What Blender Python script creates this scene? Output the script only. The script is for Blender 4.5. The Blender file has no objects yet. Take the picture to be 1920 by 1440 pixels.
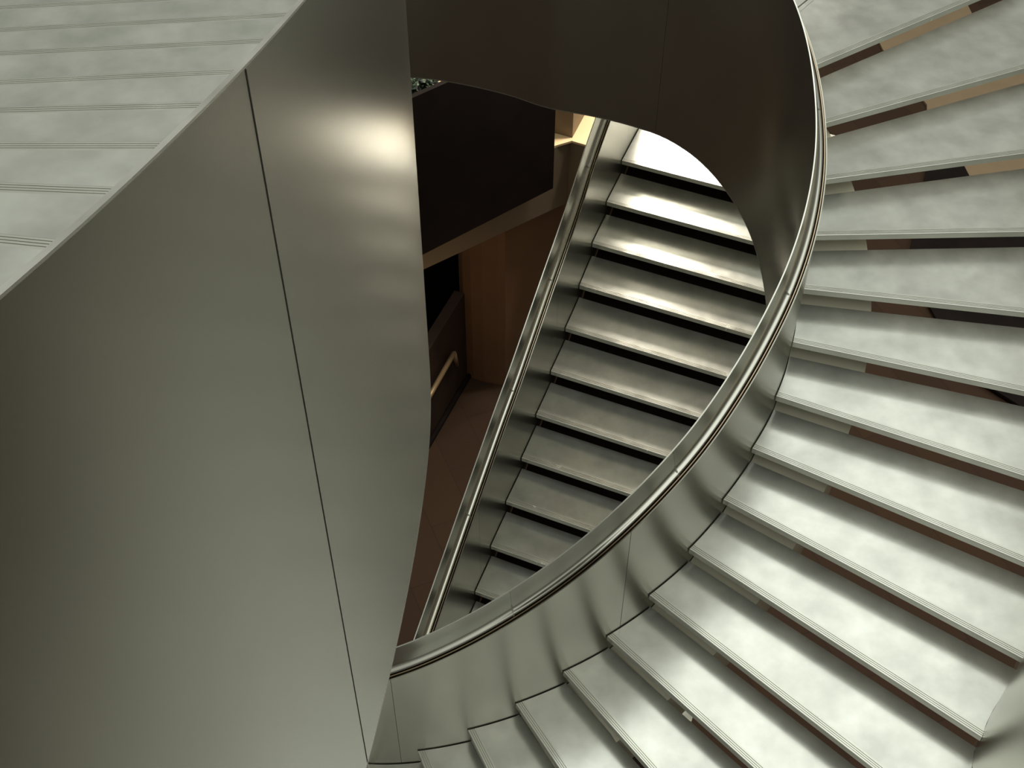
import bpy, bmesh, math, random
from mathutils import Vector, Matrix
random.seed(7)
C = bpy.context.scene.collection
PI = math.pi
R = math.radians
RISE = .16

# ------------------------------------------------------------------ materials
def mat(name):
    m = bpy.data.materials.new(name); m.use_nodes = True
    nt = m.node_tree; b = nt.nodes['Principled BSDF']
    return m, nt, b
def N(nt, t, **kw):
    n = nt.nodes.new(t)
    for k, v in kw.items(): setattr(n, k, v)
    return n
def ramp(nt, src, stops):
    r = N(nt, 'ShaderNodeValToRGB')
    while len(r.color_ramp.elements) < len(stops): r.color_ramp.elements.new(.5)
    for e, (p, c) in zip(r.color_ramp.elements, stops):
        e.position = p; e.color = (*c, 1) if len(c) == 3 else c
    nt.links.new(src, r.inputs[0]); return r
def steel(name, base, rough, metal=1., mottle=.12, scale=2.2, bump=.02, brush=None, rvar=.06):
    m, nt, b = mat(name)
    tc = N(nt, 'ShaderNodeTexCoord')
    n1 = N(nt, 'ShaderNodeTexNoise'); n1.inputs['Scale'].default_value = scale; n1.inputs['Detail'].default_value = 4; n1.inputs['Roughness'].default_value = .55
    nt.links.new(tc.outputs['Object'], n1.inputs['Vector'])
    lo = tuple(c*(1-mottle) for c in base); hi = tuple(min(1, c*(1+mottle)) for c in base)
    r1 = ramp(nt, n1.outputs['Fac'], [(.3, lo), (.5, base), (.7, hi)])
    nt.links.new(r1.outputs[0], b.inputs['Base Color'])
    mp = N(nt, 'ShaderNodeMapRange'); mp.inputs['From Min'].default_value = .3; mp.inputs['From Max'].default_value = .7
    mp.inputs['To Min'].default_value = rough-rvar; mp.inputs['To Max'].default_value = rough+rvar
    n2 = N(nt, 'ShaderNodeTexNoise'); n2.inputs['Scale'].default_value = scale*3.1; n2.inputs['Detail'].default_value = 5
    nt.links.new(tc.outputs['Object'], n2.inputs['Vector'])
    nt.links.new(n2.outputs['Fac'], mp.inputs['Value']); nt.links.new(mp.outputs[0], b.inputs['Roughness'])
    b.inputs['Metallic'].default_value = metal
    mpg = N(nt, 'ShaderNodeMapping')
    mpg.inputs['Scale'].default_value = brush or (60, 60, 60)
    nt.links.new(tc.outputs['Object'], mpg.inputs['Vector'])
    n3 = N(nt, 'ShaderNodeTexNoise'); n3.inputs['Scale'].default_value = 1.; n3.inputs['Detail'].default_value = 3
    nt.links.new(mpg.outputs[0], n3.inputs['Vector'])
    bp = N(nt, 'ShaderNodeBump'); bp.inputs['Strength'].default_value = bump; bp.inputs['Distance'].default_value = .01
    if bump:
        nt.links.new(n3.outputs['Fac'], bp.inputs['Height']); nt.links.new(bp.outputs[0], b.inputs['Normal'])
    return m
def plain(name, col, rough=.6, metal=0., mottle=.15, scale=3., spec=.5):
    m, nt, b = mat(name)
    tc = N(nt, 'ShaderNodeTexCoord')
    n1 = N(nt, 'ShaderNodeTexNoise'); n1.inputs['Scale'].default_value = scale; n1.inputs['Detail'].default_value = 5
    nt.links.new(tc.outputs['Object'], n1.inputs['Vector'])
    r1 = ramp(nt, n1.outputs['Fac'], [(.3, tuple(c*(1-mottle) for c in col)), (.7, tuple(min(1, c*(1+mottle)) for c in col))])
    nt.links.new(r1.outputs[0], b.inputs['Base Color'])
    b.inputs['Roughness'].default_value = rough; b.inputs['Metallic'].default_value = metal
    b.inputs['Specular IOR Level'].default_value = spec
    return m
M_TREAD = steel('brushed_tread_steel', (.60, .615, .57), .20, metal=.6, mottle=.17, scale=4., bump=0, rvar=.02)
M_NOSE = steel('nosing_steel', (.60, .61, .55), .22, metal=.6, mottle=.04, bump=0)
M_EDGE = steel('tread_edge_steel', (.45, .45, .40), .34, metal=.7, mottle=.05, bump=0)
M_PANEL = steel('satin_panel_steel', (.40, .39, .338), .27, metal=.92, mottle=.06, scale=1.3, bump=0, rvar=.0)
M_RAIL = steel('polished_rail_steel', (.66, .66, .60), .19, metal=1., mottle=.03, scale=2., bump=0, rvar=.02)
M_RIM = steel('bright_edge_steel', (.78, .79, .73), .35, metal=.7, mottle=.02)
M_GROOVE = plain('dark_gap', (.03, .026, .02), .7)
M_BRONZE = steel('bronze_channel', (.42, .33, .23), .35, metal=1., mottle=.08)
M_BOX = steel('dull_carriage_steel', (.78, .75, .62), .6, metal=0, mottle=.06, bump=0)

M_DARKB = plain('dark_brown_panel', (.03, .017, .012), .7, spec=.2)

# ------------------------------------------------------------------ helpers
def obj(name, bm, m, parent=None, smooth=True):
    bmesh.ops.recalc_face_normals(bm, faces=bm.faces)
    me = bpy.data.meshes.new(name); bm.to_mesh(me); bm.free()
    if smooth:
        for p in me.polygons: p.use_smooth = True
    me.materials.append(m)
    o = bpy.data.objects.new(name, me); C.objects.link(o)
    if parent: o.parent = parent
    return o
def thing(name, label, cat, group=None):
    o = bpy.data.objects.new(name, None); C.objects.link(o)
    o['label'] = label; o['category'] = cat
    if group: o['group'] = group
    return o
def tag(o, label, cat, group=None):
    o['label'] = label; o['category'] = cat
    if group: o['group'] = group
    return o
def struct(o): o['kind'] = 'structure'; return o

def spline(P, k0, step, t):
    """Catmull-Rom through the 2-D points P placed at k0, k0+step, ..."""
    u = (t-k0)/step; n = len(P)
    i = max(0, min(n-2, int(math.floor(u)))); u -= i
    def g(j):
        if j < 0: return Vector((2*P[0][0]-P[1][0], 2*P[0][1]-P[1][1]))
        if j >= n: return Vector((2*P[-1][0]-P[-2][0], 2*P[-1][1]-P[-2][1]))
        return Vector(P[j])
    a, b, c, d = g(i-1), g(i), g(i+1), g(i+2)
    return .5*((2*b)+(c-a)*u+(2*a-5*b+4*c-d)*u*u+(3*b-a-3*c+d)*u**3)

class Path:
    def __init__(s, P, k0, step, zf, side=1):
        s.P, s.k0, s.step, s.zf, s.side = P, k0, step, zf, side
    def p(s, t): return spline(s.P, s.k0, s.step, t)
    def n(s, t):                       # unit vector towards the treads
        d = s.p(t+.03)-s.p(t-.03)
        # smooth the heading a little so that reflections stay calm
        d = s.p(t+.45)-s.p(t-.45)
        return Vector((d.y, -d.x)).normalized()*s.side
    def pt(s, t, o, z):
        q = s.p(t)-s.n(t)*o
        return Vector((q.x, q.y, s.zf(t)+z))

def sweep(path, prof_groups, t0, t1, dt=.125, caps=True):
    """prof_groups: lists of (o, z); points in one group share verts (smooth), groups split hard edges"""
    bm = bmesh.new()
    n = max(1, int(math.ceil((t1-t0)/dt)))
    ts = [t0+(t1-t0)*i/n for i in range(n+1)]
    ends = [[], []]
    for g in prof_groups:
        rows = [[bm.verts.new(path.pt(t, o, z)) for (o, z) in g] for t in ts]
        for a, b in zip(rows[:-1], rows[1:]):
            for i in range(len(g)-1):
                bm.faces.new((a[i], a[i+1], b[i+1], b[i]))
        for e, row in ((0, rows[0]), (1, rows[-1])):
            ends[e] += [v.co.copy() for v in row]
    if caps:
        for e in ends:
            pts = []
            for p in e:
                if not pts or (p-pts[-1]).length > 1e-6: pts.append(p)
            if (pts[0]-pts[-1]).length < 1e-6: pts.pop()
            try:
                bm.faces.new([bm.verts.new(p) for p in pts])
            except Exception: pass
    return bm
def closed(pts):                       # hard-edged closed profile
    return [[pts[i], pts[(i+1) % len(pts)]] for i in range(len(pts))]

H1, W, H2, HB = .942, .099, 1.115, .788

def balustrade(path, t0, t1, tread_seams, well_seams, joints, label, group=None, hb=HB, skin_low=-.30, dt=.125, name='balustrade', gap=.0035, seal_t=(), seal_w=()):
    """hollow steel wall: satin skins both sides, slanted polished handrail on the tread side"""
    root = thing(name, label, 'balustrade', group)
    def cuts(s): return [t0]+[x for x in s if t0 < x < t1]+[t1]
    c = cuts(tread_seams)
    for a, b in zip(c[:-1], c[1:]):
        bm = sweep(path, closed([(0, H1), (.007, H1), (.007, -hb), (0, -hb)]), a+gap*(a > t0), b-gap*(b < t1), dt)
        obj('tread_side_panel', bm, M_PANEL, root)
    c = cuts(well_seams)
    for a, b in zip(c[:-1], c[1:]):
        bm = sweep(path, closed([(W-.008, H2-.004), (W, H2-.004), (W, -hb), (W-.008, -hb)]), a+gap*(a > t0), b-gap*(b < t1), dt)
        obj('well_side_panel', bm, M_PANEL, root)
    for seams, o0 in ((seal_t, 0), (seal_w, W)):
        for x in seams:
            sgn = 1 if o0 else -1
            prof3 = [(o0-sgn*.006, -hb+.002), (o0+sgn*.0006, -hb+.002), (o0+sgn*.0006, (H2 if o0 else H1)-.006), (o0-sgn*.006, (H2 if o0 else H1)-.006)]
            obj('joint_seal', sweep(path, closed(prof3), x-gap*1.1, x+gap*1.1, .01), M_GROOVE, root)
    obj('inner_core', sweep(path, closed([(.012, H1-.06), (W-.012, H1-.06), (W-.012, -hb+.01), (.012, -hb+.01)]), t0, t1, dt), M_GROOVE, root)
    obj('bottom_flange', sweep(path, closed([(0, -hb-.008), (W, -hb-.008), (W, -hb), (0, -hb)]), t0, t1, dt), M_EDGE, root)
    obj('top_edge', sweep(path, closed([(W-.008, H2), (W, H2), (W, H2-.004), (W-.008, H2-.004)]), t0, t1, dt), M_RIM, root)
    obj('rail_channel', sweep(path, closed([(.014, H1-.03), (.020, H1-.03), (.020, H1+.012), (.014, H1+.012)]), t0, t1, dt), M_BRONZE, root)
    c = cuts(joints)
    prof = [[(.028, H1-.03), (.028, H1+.016)],
            [(.028, H1+.016), (.030, H1+.022), (.034, H1+.026), (.044, H1+.029), (.054, H1+.033), (.060, H1+.041)],
            [(.060, H1+.041), (.068, H1+.078), (.078, H1+.120), (.087, H1+.155), (.0905, H1+.172)],
            [(.0905, H1+.172), (.0905, H1-.03)], [(.0905, H1-.03), (.028, H1-.03)]]
    for a, b in zip(c[:-1], c[1:]):
        g2 = gap*.8
        hr = obj('handrail', sweep(path, prof, a+g2*(a > t0), b-g2*(b < t1), dt), M_RAIL, root)
    for j in joints:
        if not (t0 < j < t1): continue
        prof2 = [(o-.004 if o < .06 else o, z-.006) for o, z in [(.030, H1-.02), (.031, H1+.020), (.040, H1+.030), (.058, H1+.046), (.068, H1+.078), (.088, H1+.160), (.089, H1-.02)]]
        obj('joint_plate', sweep(path, closed(prof2), j-.014, j+.014, .014), M_EDGE, root)
    return root

def slab(bm, quad_top, th):
    """closed prism below the top outline (list of Vectors)"""
    top = [bm.verts.new(v) for v in quad_top]
    bot = [bm.verts.new(v-Vector((0, 0, th))) for v in quad_top]
    bm.faces.new(top); bm.faces.new(bot[::-1])
    n = len(top)
    for i in range(n):
        bm.faces.new((top[i], bot[i], bot[(i+1) % n], top[(i+1) % n]))

def tread(parent, inner, outer, k, k2, dirv, dirv2, z, back=.028, th=.042, gap=.007, name='tread'):
    """inner/outer: functions t -> 2-D point; the nosing runs inner(k)..outer(k), the back overlaps nosing k2"""
    NW = .052
    a, b = inner(k), outer(k)
    d = (b-a).normalized(); f = Vector((-d.y, d.x))        # f points up the stairs
    d2 = (outer(k2)-inner(k2)).normalized(); f2 = Vector((-d2.y, d2.x))
    n = 5
    def side(fn, sgn, s0, s1):
        return [fn(k+(k2-k)*i/n) for i in range(s0, s1+1)]
    inn = side(inner, 1, 0, n); out = side(outer, 1, 0, n)
    # keep a shadow gap to the balustrade skins
    for L, o in ((inn, 1), (out, -1)):
        for i in range(len(L)):
            w = i/n; dd = d.lerp(d2, w).normalized(); L[i] = L[i]+dd*o*(gap if o > 0 else .0015)
    inn.append(inn[-1]+f2*back); out.append(out[-1]+f2*back)
    # plate starts NW behind the nosing line
    i0, o0 = inn[0]+f*0, out[0]
    def cutfront(L, s):
        t = (L[1]-L[0]); q = NW/max(.05, t.dot(f)); return L[0]+t*q
    pi, po = cutfront(inn, 0), cutfront(out, 0)
    def first(L, q): return [p for p in L if (p-L[0]).dot(f) > NW+.004]
    top = [pi]+first(inn, 0)
    top2 = [po]+first(out, 0)
    ring = top+top2[::-1]
    bm = bmesh.new(); slab(bm, [Vector((p.x, p.y, z)) for p in ring], th)
    t = obj(name, bm, M_TREAD, parent, smooth=False)
    # grooved nosing strip, front edge slightly eased
    bm = bmesh.new()
    G = [(0, -th), (0, -.004), (.0015, -.001), (.004, 0)]
    for g0 in (.012, .0245, .037):
        G += [(g0, 0), (g0+.0006, -.006), (g0+.0030, -.006), (g0+.0036, 0)]
    G += [(NW, 0), (NW, -th)]
    fi, fo = pi-inn[0], po-out[0]
    va = []; vb = []
    for (s, zz) in G:
        w = s/NW
        va.append(Vector((*(inn[0]+fi*w), z+zz))); vb.append(Vector((*(out[0]+fo*w), z+zz)))
    for i in range(len(G)-1):
        q = [bm.verts.new(v) for v in (va[i], va[i+1], vb[i+1], vb[i])]
        bm.faces.new(q)
    bm.faces.new([bm.verts.new(v) for v in va]); bm.faces.new([bm.verts.new(v) for v in vb[::-1]])
    q = [bm.verts.new(v) for v in (va[0], va[-1], vb[-1], vb[0])]; bm.faces.new(q)
    obj('nosing_strip', bm, M_NOSE, t, smooth=False)
    return t

# ------------------------------------------------------------------ stair paths (inner edge of the treads, one point per riser)
MAIN = [[-1.243, 3.843], [-0.922, 3.774], [-0.593, 3.784], [-0.275, 3.845], [0.024, 3.94], [0.318, 4.072], [0.588, 4.228], [0.851, 4.424], [1.103, 4.659], [1.324, 4.924], [1.519, 5.208], [1.687, 5.509], [1.816, 5.836], [1.894, 6.171], [1.917, 6.513], [1.893, 6.861], [1.811, 7.176], [1.661, 7.471], [1.459, 7.728], [1.207, 7.931], [0.916, 8.07], [0.614, 8.175], [0.307, 8.266], [0.026, 8.419], [-0.27, 8.543], [-0.579, 8.635], [-0.897, 8.677], [-1.218, 8.675], [-1.536, 8.628]]
LEFT = [[-0.931, 8.504], [-0.783, 7.055], [-0.641, 5.606], [-0.502, 4.157], [-0.369, 2.637], [-0.491, 1.007], [-0.853, -0.563]]
LOW = [[-0.56, 5.27], [-0.434, 5.622], [-0.308, 5.972], [-0.181, 6.322], [-0.053, 6.672], [0.079, 7.021], [0.207, 7.379], [0.337, 7.747], [0.471, 8.126], [0.602, 8.514], [0.727, 8.904], [0.869, 9.305], [1.023, 9.718], [1.183, 10.132], [1.348, 10.544]]

def zmain(t):                          # pitch line flattening out at the landing
    return RISE*(-math.log(math.exp(-t)+math.exp(-16.)))
P_MAIN = Path(MAIN, -2, 1, zmain)
P_LEFT = Path(LEFT, 20, 3, lambda t: RISE*t)
LOWZ = -1.51
P_LOW = Path(LOW, -2, 1, lambda t: LOWZ+RISE*min(t, 11.2))

# ---- main curved flight
ANG = {-2: -74, -1: -70.5, 0: -66.5, 1: -64.1, 2: -58.6, 3: -52.7, 4: -47.4, 5: -44.3, 6: -40.1, 7: -35.7, 8: -30.2, 9: -24.6, 10: -17.1, 11: -8.9, 12: 1.8, 13: 11.7, 14: 23.4, 15: 33.8, 16: 51., 17: 60, 18: 68, 19: 75, 20: 80, 21: 84, 22: 88, 23: 92, 24: 96}
LEN = {-2: 3.5, -1: 3.5, 0: 3.4, 1: 3.3, 2: 3.1, 3: 2.85, 4: 2.6, 5: 2.27, 6: 1.98, 12: 2.0, 13: 2.2, 14: 2.5, 15: 2.8, 16: 3.0, 17: 3.3, 18: 4.2, 19: 5., 20: 5.5, 21: 5.8, 22: 6., 23: 6., 24: 6.}  # far landing lengths enlarged unseen to block light over the lower flight
def lerpd(D, t, default):
    a = math.floor(t); w = t-a
    return D.get(a, default)*(1-w)+D.get(a+1, default)*w
OUT = []
for k in range(-2, 25):
    a = R(ANG[k]); L = LEN.get(k, 1.95)
    p = Vector(MAIN[k+2]); OUT.append([p.x+L*math.cos(a), p.y+L*math.sin(a)])
inner = lambda t: spline(MAIN, -2, 1, t)
outer = lambda t: spline(OUT, -2, 1, t)
flight = thing('stair_flight', 'wide curved steel stair flight sweeping down the right side of the well', 'staircase')
for k in range(-2, 16):
    tread(flight, inner, outer, k, k+1, None, None, RISE*k, back=.026 if k < 15 else -.006)
# landing plate behind the joint line, deepened out of view to shade lower treads
bm = bmesh.new()
inn = [inner(16+i*.25)+(outer(16+i*.25)-inner(16+i*.25)).normalized()*.012 for i in range(0, 33)]
outp = [outer(16+i*.25) for i in range(0, 33)]
d = (outer(16)-inner(16)).normalized(); f = Vector((-d.y, d.x))*.006
ring = [inn[0]+f]+inn[1:]+outp[1:][::-1]+[outp[0]+f]
slab(bm, [Vector((p.x, p.y, RISE*15)) for p in ring], .042)
obj('landing_plate', bm, M_TREAD, flight, smooth=False)
# carriage box under the inner half metre of the treads
cz = Path(MAIN, -2, 1, lambda t: RISE*min(t, 15.2))
bm = sweep(cz, closed([(-.004, -RISE-.047), (-.50, -RISE-.047), (-.50, -.62), (-.004, -.62)]), -2, 24, .25)
obj('carriage_box', bm, M_BOX, flight, smooth=False)
# outer carriage plate
Po = Path(OUT, -2, 1, lambda t: RISE*min(t, 15.2), side=-1)
balustrade(P_MAIN, -2.6, 25.4, [-.33, 4.33, 9.4, 14.2, 19], [-6, 5.3, 11.3, 17.33], [-1.3, 2.0, 5.45, 8.78, 12.1, 15.4, 18.8],
           'curved steel balustrade with a polished slanted handrail looping round the far side of the well', seal_t=(-.33, 4.33))
balustrade(Path(OUT, -2, 1, lambda t: zmain(t), side=-1), -1.9, 14.2, [9.2, 13], [4, 10], [3, 7, 11],
           'outer steel balustrade at the bottom right corner, closing the right end of the curved treads')

# ---- upper left flight
LANG = {20: 186, 21: 186, 22: 186, 23: 186, 24: 186, 25: 186, 26: 185.9, 27: 185.2, 28: 184.9, 29: 182.6, 30: 180.2, 31: 176.6, 32: 171.9, 33: 168, 34: 164.5, 35: 162, 36: 160}
LOUT = []
for j in range(20, 37):
    a = R(LANG[j]); p = spline(LEFT, 20, 3, j); L = 2.7
    LOUT.append([p.x+L*math.cos(a), p.y+L*math.sin(a)])
linner = lambda t: spline(LEFT, 20, 3, t)
louter = lambda t: spline(LOUT, 20, 1, t)
lf = thing('stair_flight', 'upper steel stair flight beyond the big left wall sheet, descending away from the viewer', 'staircase')
for j in range(21, 36):
    tread(lf, linner, louter, j, j+1, None, None, RISE*j, back=.05)
bm = sweep(Path(LEFT, 20, 3, lambda t: RISE*t), closed([(-.004, -RISE-.047), (-.50, -RISE-.047), (-.50, -.62), (-.004, -.62)]), 21, 36, .25)
obj('carriage_box', bm, M_BOX, lf, smooth=False)
balustrade(P_LEFT, 20.6, 37.5, [26, 31], [24, 34.26], [23, 27, 31, 35],
           'huge near steel balustrade sheet filling the left foreground, smooth with one thin vertical seam', hb=.80, seal_w=(34.26,))

# ---- lower straight flight
lowin = lambda t: spline(LOW, -2, 1, t)
def lowout(t):
    p = lowin(t); a = R(-23.2); return Vector((p.x+2.0*math.cos(a), p.y+2.0*math.sin(a)))
wf = thing('stair_flight', 'lower straight steel stair flight seen down through the middle of the well', 'staircase')
for k in range(-1, 10):
    tread(wf, lowin, lowout, k, k+1, None, None, LOWZ+RISE*k, back=.012)
bm = bmesh.new()
a0, b0 = lowin(10), lowout(10)
dd = (b0-a0).normalized(); ff = Vector((-dd.y, dd.x))
tread(wf, lowin, lowout, 10, 12, None, None, LOWZ+RISE*10, back=.3, name='landing_plate')
bm.free()
obj('gap_backing_plate', sweep(P_LOW, closed([(-.01, -.34), (-1.95, -.34), (-1.95, -.40), (-.01, -.40)]), -2.5, 12, .25), M_DARKB, wf, smooth=False)  # added dark plate that keeps the gaps between lower treads dark
balustrade(P_LOW, -4.5, 12, [.4, 5.4, 10.4], [2.5, 7.5], [.1, 2.75, 5.2, 7.75, 11.1],
           'narrow steel balustrade with a handrail running along the left of the lower straight flight')

# ------------------------------------------------------------------ camera
CAMZ, PITCH, ROLL = 7.5163, .82565, .00255
cd = bpy.data.cameras.new('camera'); cam = bpy.data.objects.new('camera', cd); C.objects.link(cam)
cd.sensor_width = 36; cd.lens = 2400*36/1920; cd.clip_start = .05; cd.clip_end = 200
cp, sp = math.cos(PITCH), math.sin(PITCH)
fw = Vector((0, cp, -sp)); rt = Vector((1, 0, 0)); up = rt.cross(fw)
r2 = rt*math.cos(ROLL)+up*math.sin(ROLL); u2 = -rt*math.sin(ROLL)+up*math.cos(ROLL)
m = Matrix((r2, u2, -fw)).transposed().to_4x4(); m.translation = Vector((0, 0, CAMZ))
cam.matrix_world = m
bpy.context.scene.camera = cam
def at(px, py, z):                     # where the sight line of a measured point meets height z (used to survey the far room)
    d = fw+r2*((px-960)/2400)+u2*((720-py)/2400); t = (z-CAMZ)/d.z
    return Vector((0, 0, CAMZ))+d*t

# ------------------------------------------------------------------ room far below
M_FLOOR, nt, b = mat('brown_plank_floor')
tc = N(nt, 'ShaderNodeTexCoord'); mp = N(nt, 'ShaderNodeMapping'); mp.inputs['Rotation'].default_value = (0, 0, R(68)); mp.inputs['Scale'].default_value = (1, 1, 1)
nt.links.new(tc.outputs['Object'], mp.inputs[0])
br = N(nt, 'ShaderNodeTexBrick'); br.inputs['Scale'].default_value = 1; br.inputs['Brick Width'].default_value = 1.6; br.inputs['Row Height'].default_value = .55
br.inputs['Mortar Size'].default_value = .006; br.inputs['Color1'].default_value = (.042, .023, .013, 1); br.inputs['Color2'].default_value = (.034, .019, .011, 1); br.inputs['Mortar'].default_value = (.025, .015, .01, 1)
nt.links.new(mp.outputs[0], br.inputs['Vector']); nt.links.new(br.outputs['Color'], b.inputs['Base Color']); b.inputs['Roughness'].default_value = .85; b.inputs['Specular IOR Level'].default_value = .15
M_BROWN = plain('brown_stone_wall', (.13, .068, .033), .6, mottle=.1, scale=1.5)
M_TAUPE = plain('taupe_stone_wall', (.13, .10, .065), .6, mottle=.08, scale=1.5)
M_BLACK = plain('black_panel', (.009, .006, .005), .8, mottle=.2, spec=.1)
M_CREAM = plain('cream_stone', (.62, .47, .27), .6, mottle=.06)
M_TAN = plain('tan_stone', (.22, .155, .088), .6, mottle=.06)
M_HBR = plain('brass_handrail', (.28, .2, .11), .4, metal=.5)
M_HEDGE, nt, b = mat('hedge_leaves')
tc = N(nt, 'ShaderNodeTexCoord'); vo = N(nt, 'ShaderNodeTexVoronoi'); vo.inputs['Scale'].default_value = 22
nt.links.new(tc.outputs['Object'], vo.inputs['Vector'])
rr = ramp(nt, vo.outputs['Distance'], [(.1, (.10, .17, .09)), (.35, (.025, .045, .025)), (.6, (.004, .006, .004))]); nt.links.new(rr.outputs[0], b.inputs['Base Color'])

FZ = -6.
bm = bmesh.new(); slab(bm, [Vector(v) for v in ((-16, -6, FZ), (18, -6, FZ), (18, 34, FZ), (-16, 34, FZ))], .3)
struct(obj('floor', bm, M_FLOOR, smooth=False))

def wall_prism(name, pts, z0, z1, m, th=.2, flip=1, parent=None):
    """vertical wall along a plan polyline, thickness behind it"""
    P = [Vector((p[0], p[1])) for p in pts]; n = len(P); back = []
    for i in range(n):
        d = (P[min(i+1, n-1)]-P[max(i-1, 0)]).normalized(); back.append(P[i]+Vector((-d.y, d.x))*th*flip)
    ring = P+back[::-1]
    bm = bmesh.new(); slab(bm, [Vector((p.x, p.y, z1)) for p in ring], z1-z0)
    return obj(name, bm, m, parent, smooth=False)

# bulkhead with a corner, black panel hanging in front of it
BZ = -3.0
pl, pc, pr = at(700, 549, BZ), at(1064, 380, BZ), at(1130, 405, BZ)
tcn = at(1072, 266, BZ+.5)
def height_over(p, px_y):              # height at which the vertical over p crosses image row px_y
    lo, hi = p.z, 6.
    for _ in range(50):
        mid = (lo+hi)/2; v = Vector((p.x, p.y, mid-CAMZ)); y = 720-2400*(v.dot(u2)/v.dot(fw))
        if y > px_y: lo = mid
        else: hi = mid
    return lo
ztop = height_over(pc, 265)
far_l = pl+(pl-pc)*.6
bulk = wall_prism('stone_bulkhead', [far_l, pc, pr+(pr-pc)*.3], BZ, ztop, M_TAUPE, th=.5)
tag(bulk, 'taupe stone bulkhead hanging behind the black panel, with a corner beside the lower handrail', 'bulkhead')
# cream ledge floor and tan walls above the bulkhead
q = [at(1037, 276, ztop), at(1072, 265, ztop), at(1110, 275, ztop), at(1140, 215, ztop), at(1100, 205, ztop)]
bm = bmesh.new(); slab(bm, [at(x, y, ztop+.03) for x, y in ((800, 345), (1072, 264), (1110, 275), (1150, 215), (1120, 190), (700, 280))], .028)
obj_ledge = tag(obj('stone_ledge', bm, M_CREAM, smooth=False), 'pale cream stone ledge on top of the taupe bulkhead', 'ledge')
a = at(1000, 243, ztop); b_ = at(1073, 262, ztop); c_ = at(1100, 212, ztop)
hw = 1.4
tw = wall_prism('stone_parapet', [a+(a-b_)*2, b_, c_+(c_-b_)*.2], ztop+.032, ztop+hw, M_TAN, th=.12)
tag(tw, 'tan stone parapet standing on the cream ledge, meeting at a corner', 'parapet')
# black hanging panel
p1 = at(1037, 353, BZ+.5); p0 = at(790, 479, BZ+.5)
dirp = (p0-p1); 
zt0 = height_over(p0, 185)
pa, pb = p1, p0+dirp*.35
bp = wall_prism('black_panel', [(pb.x, pb.y), (pa.x, pa.y)], BZ+.5, zt0, M_BLACK, th=.06)
tag(bp, 'large matt black panel hanging in front of the taupe bulkhead', 'panel')
# cream strip with planting beyond the panel
cz_ = -1.2
bm = bmesh.new(); slab(bm, [at(700, 215, cz_), at(835, 160, cz_), at(870, 120, cz_), at(700, 120, cz_)], .1)
tag(obj('stone_terrace', bm, M_CREAM, smooth=False), 'cream stone terrace glimpsed past the top left corner of the black panel', 'terrace')
bm = bmesh.new()
h0, h1_, h2_, h3_ = at(740, 181, cz_), at(815, 185, cz_), at(820, 163, cz_), at(740, 149, cz_)
slab(bm, [v+Vector((0, 0, .12)) for v in (h0, h1_, h2_, h3_)], .12)
bmesh.ops.subdivide_edges(bm, edges=bm.edges, cuts=14, use_grid_fill=True)
for v in bm.verts:
    v.co += Vector((random.uniform(-.03, .03), random.uniform(-.03, .03), random.uniform(0, .06) if v.co.z > cz_+.1 else 0))
tag(obj('clipped_hedge', bm, M_HEDGE, smooth=False), 'dark green clipped hedge in the cream terrace beyond the black panel', 'plant')

# brown pillar wall with rounded foot line
base = [(857, 540), (868, 690), (874, 702), (888, 710), (908, 716), (935, 721), (948, 722)]
pts = [at(x, y, FZ) for x, y in base[1:]]
pts = [(pts[0]+Vector((-.1, 3., 0)))]+pts+[Vector((pc.x+.3, pc.y+.62, 0))]
pw = wall_prism('brown_pillar', [(p.x, p.y) for p in pts], FZ, BZ+.25, M_BROWN, th=.3)
tag(pw, 'brown stone pillar wall with rounded corner rising from the lower floor left of the lower handrail', 'pillar')
# dark low wall with a handrail
l0, l1 = at(875, 705, FZ), at(808, 820, FZ)
ld = l1-l0
zt = height_over(l1, 668)
lw = wall_prism('low_partition', [(l1+ld*1.2).to_2d(), (l0-ld*.02).to_2d()], FZ, zt, M_DARKB, th=.15, flip=1)
tag(lw, 'low dark brown wall with a short brass handrail on the lower floor beside the left sheet', 'wall')
nrm = Vector((ld.y, -ld.x, 0)).normalized()
if nrm.y > 0: nrm = -nrm
def tube(bm, pts, r, seg=10):
    rings = []
    for i, p in enumerate(pts):
        d = (pts[min(i+1, len(pts)-1)]-pts[max(i-1, 0)]).normalized()
        a_ = d.cross(Vector((0, 0, 1)));  a_ = a_.normalized() if a_.length > .01 else Vector((1, 0, 0))
        b2 = d.cross(a_)
        rings.append([bm.verts.new(p+a_*r*math.cos(2*PI*s/seg)+b2*r*math.sin(2*PI*s/seg)) for s in range(seg)])
    for A, B in zip(rings[:-1], rings[1:]):
        for s in range(seg): bm.faces.new((A[s], A[(s+1) % seg], B[(s+1) % seg], B[s]))
    bm.faces.new(rings[0]); bm.faces.new(rings[-1][::-1])
def on_plane(px, py, p, n):
    d = fw+r2*((px-960)/2400)+u2*((720-py)/2400); o = Vector((0, 0, CAMZ)); return o+d*((p-o).dot(n)/d.dot(n))
pp = l0+nrm*.10
ha, hb_ = on_plane(851, 662, pp, nrm), on_plane(806, 742, pp, nrm)
bm = bmesh.new(); tube(bm, [ha, hb_+(hb_-ha)*1.0], .035)
hr = tag(obj('wall_handrail', bm, M_HBR), 'short brass handrail fixed along the low dark wall', 'handrail')
bm = bmesh.new(); tube(bm, [ha, on_plane(856, 684, pp, nrm)], .035); obj('end_bracket', bm, M_HBR, hr)
bm = bmesh.new(); tube(bm, [hb_+(hb_-ha)*.6, hb_+(hb_-ha)*.6-nrm*.15], .02); obj('bracket', bm, M_HBR, hr)
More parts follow.
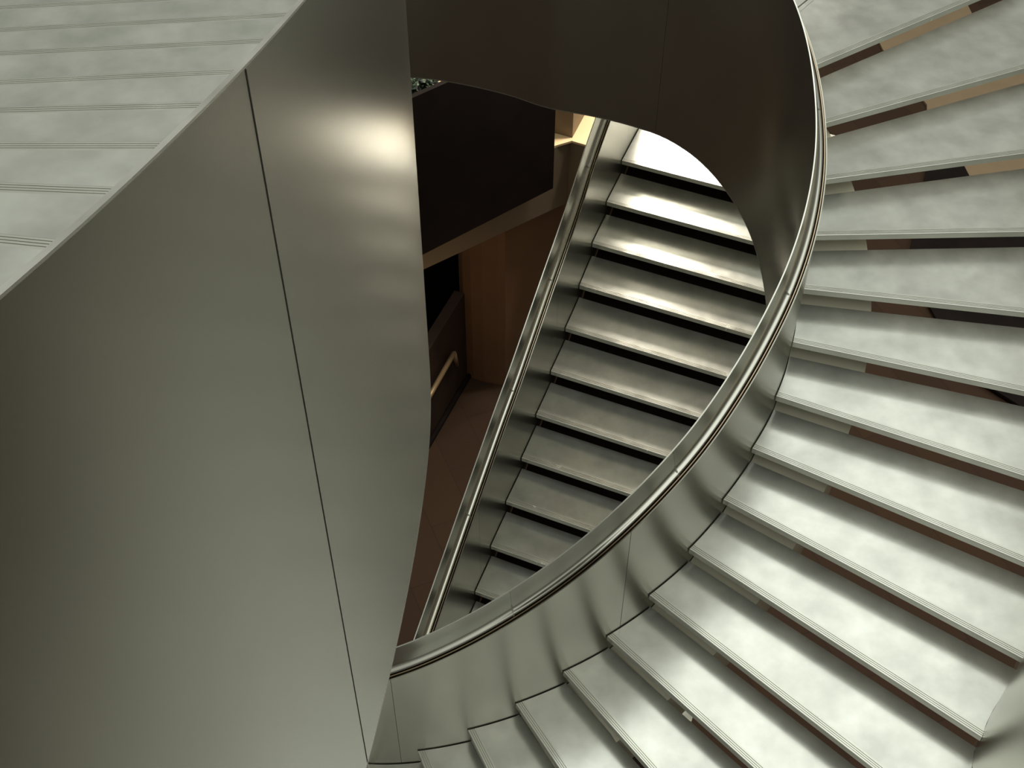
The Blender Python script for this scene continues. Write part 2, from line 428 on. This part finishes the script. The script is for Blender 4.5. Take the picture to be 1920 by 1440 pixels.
ds = wall_prism('void_backing', [(l1+ld*1.5-nrm*.7).to_2d(), (l0-ld*1.1-nrm*.7).to_2d()], FZ, BZ+.1, M_BLACK, th=.1, flip=1)  # added black sheet, blackens the void above the low wall
tag(ds, 'added black sheet standing for the dark void behind the low wall with the handrail', 'backing')
# black base strips of the low wall
bm = bmesh.new()
s0 = l0+nrm*.02-ld*.02; s1 = l1+ld*1.2+nrm*.02
slab(bm, [Vector((v.x, v.y, FZ+.06)) for v in (s0, s1, s1+nrm*.05, s0+nrm*.05)], .055); obj('base_strip', bm, M_BLACK, lw, smooth=False)

# far walls closing the room
bm = bmesh.new(); slab(bm, [Vector(v) for v in ((-16, 33, 2), (18, 33, 2), (18, 33.3, 2), (-16, 33.3, 2))], 8.)
struct(obj('wall_back', bm, M_DARKB, smooth=False))
# tan stone area and dark area of the lower floor seen between the curved treads
def inlay(name, px, m, z, label):
    bm = bmesh.new(); slab(bm, [at(x, y, z) for x, y in px], .04)
    o = obj(name, bm, m, smooth=False); return tag(o, label, 'floor covering')
inlay('stone_paving', [(1815, 345), (1790, 290), (1738, 212), (1738, 196), (1655, 92), (1640, 60), (1780, -20), (1815, 10), (1830, 40), (1960, 90), (1960, 345)], M_TAN, FZ+.05, 'tan stone paving on the lower floor glimpsed between the top curved treads')
inlay('dark_floor_area', [(1700, 500), (1712, 440), (1740, 300), (1800, 296), (1826, 345), (1960, 350), (1960, 790), (1815, 700)], M_BLACK, FZ+.10, 'black area of the lower floor glimpsed between the middle curved treads')

# ------------------------------------------------------------------ light
w = bpy.data.worlds.new('world'); bpy.context.scene.world = w; w.use_nodes = True
nt = w.node_tree; bg = nt.nodes['Background']
tc = N(nt, 'ShaderNodeTexCoord'); sx = N(nt, 'ShaderNodeSeparateXYZ'); nt.links.new(tc.outputs['Generated'], sx.inputs[0])
rr = ramp(nt, sx.outputs['Z'], [(0., (.055, .046, .037)), (.5, (.10, .09, .075)), (.72, (.14, .14, .118)), (.82, (.42, .43, .37)), (.92, (1.13, 1.15, 1.04)), (1., (1.22, 1.24, 1.13))])
mr = N(nt, 'ShaderNodeMapRange'); mr.inputs['From Min'].default_value = -1; nt.links.new(sx.outputs['Z'], mr.inputs[0]); nt.links.new(mr.outputs[0], rr.inputs[0])
nt.links.new(rr.outputs[0], bg.inputs['Color']); bg.inputs['Strength'].default_value = 1.

def area(name, loc, target, sx_, sy_, power, col):
    l = bpy.data.lights.new(name, 'AREA'); l.shape = 'RECTANGLE'; l.size = sx_; l.size_y = sy_; l.energy = power; l.color = col
    o = bpy.data.objects.new(name, l); C.objects.link(o); o.location = loc
    o.rotation_euler = (Vector(target)-Vector(loc)).to_track_quat('-Z', 'Y').to_euler(); return o
area('skylight', (2, 12.5, 15), (1, 7, 0), 13, 11, 420, (.97, 1., .93))
area('window_light', (3., 22, 6.6), (.9, 8, -.5), 5, 2.2, 450, (1., .91, .78))
area('lower_flight_fill', (2., 13.2, 2.1), (.6, 8., -.3), 1.0, .4, 580, (1., .9, .76))  # added unseen light for the bright bands on the lower treads
area('lower_room_fill', (-.7, 10.3, -3.1), (.2, 13, -5), 1, 1, 9, (1., .72, .45))  # added unseen fill that brightens the brown pillar and lower room

s = bpy.context.scene
s.view_settings.view_transform = 'Standard'; s.view_settings.look = 'None'
s.view_settings.exposure = 0; s.view_settings.gamma = 1; s.view_settings.use_curve_mapping = False
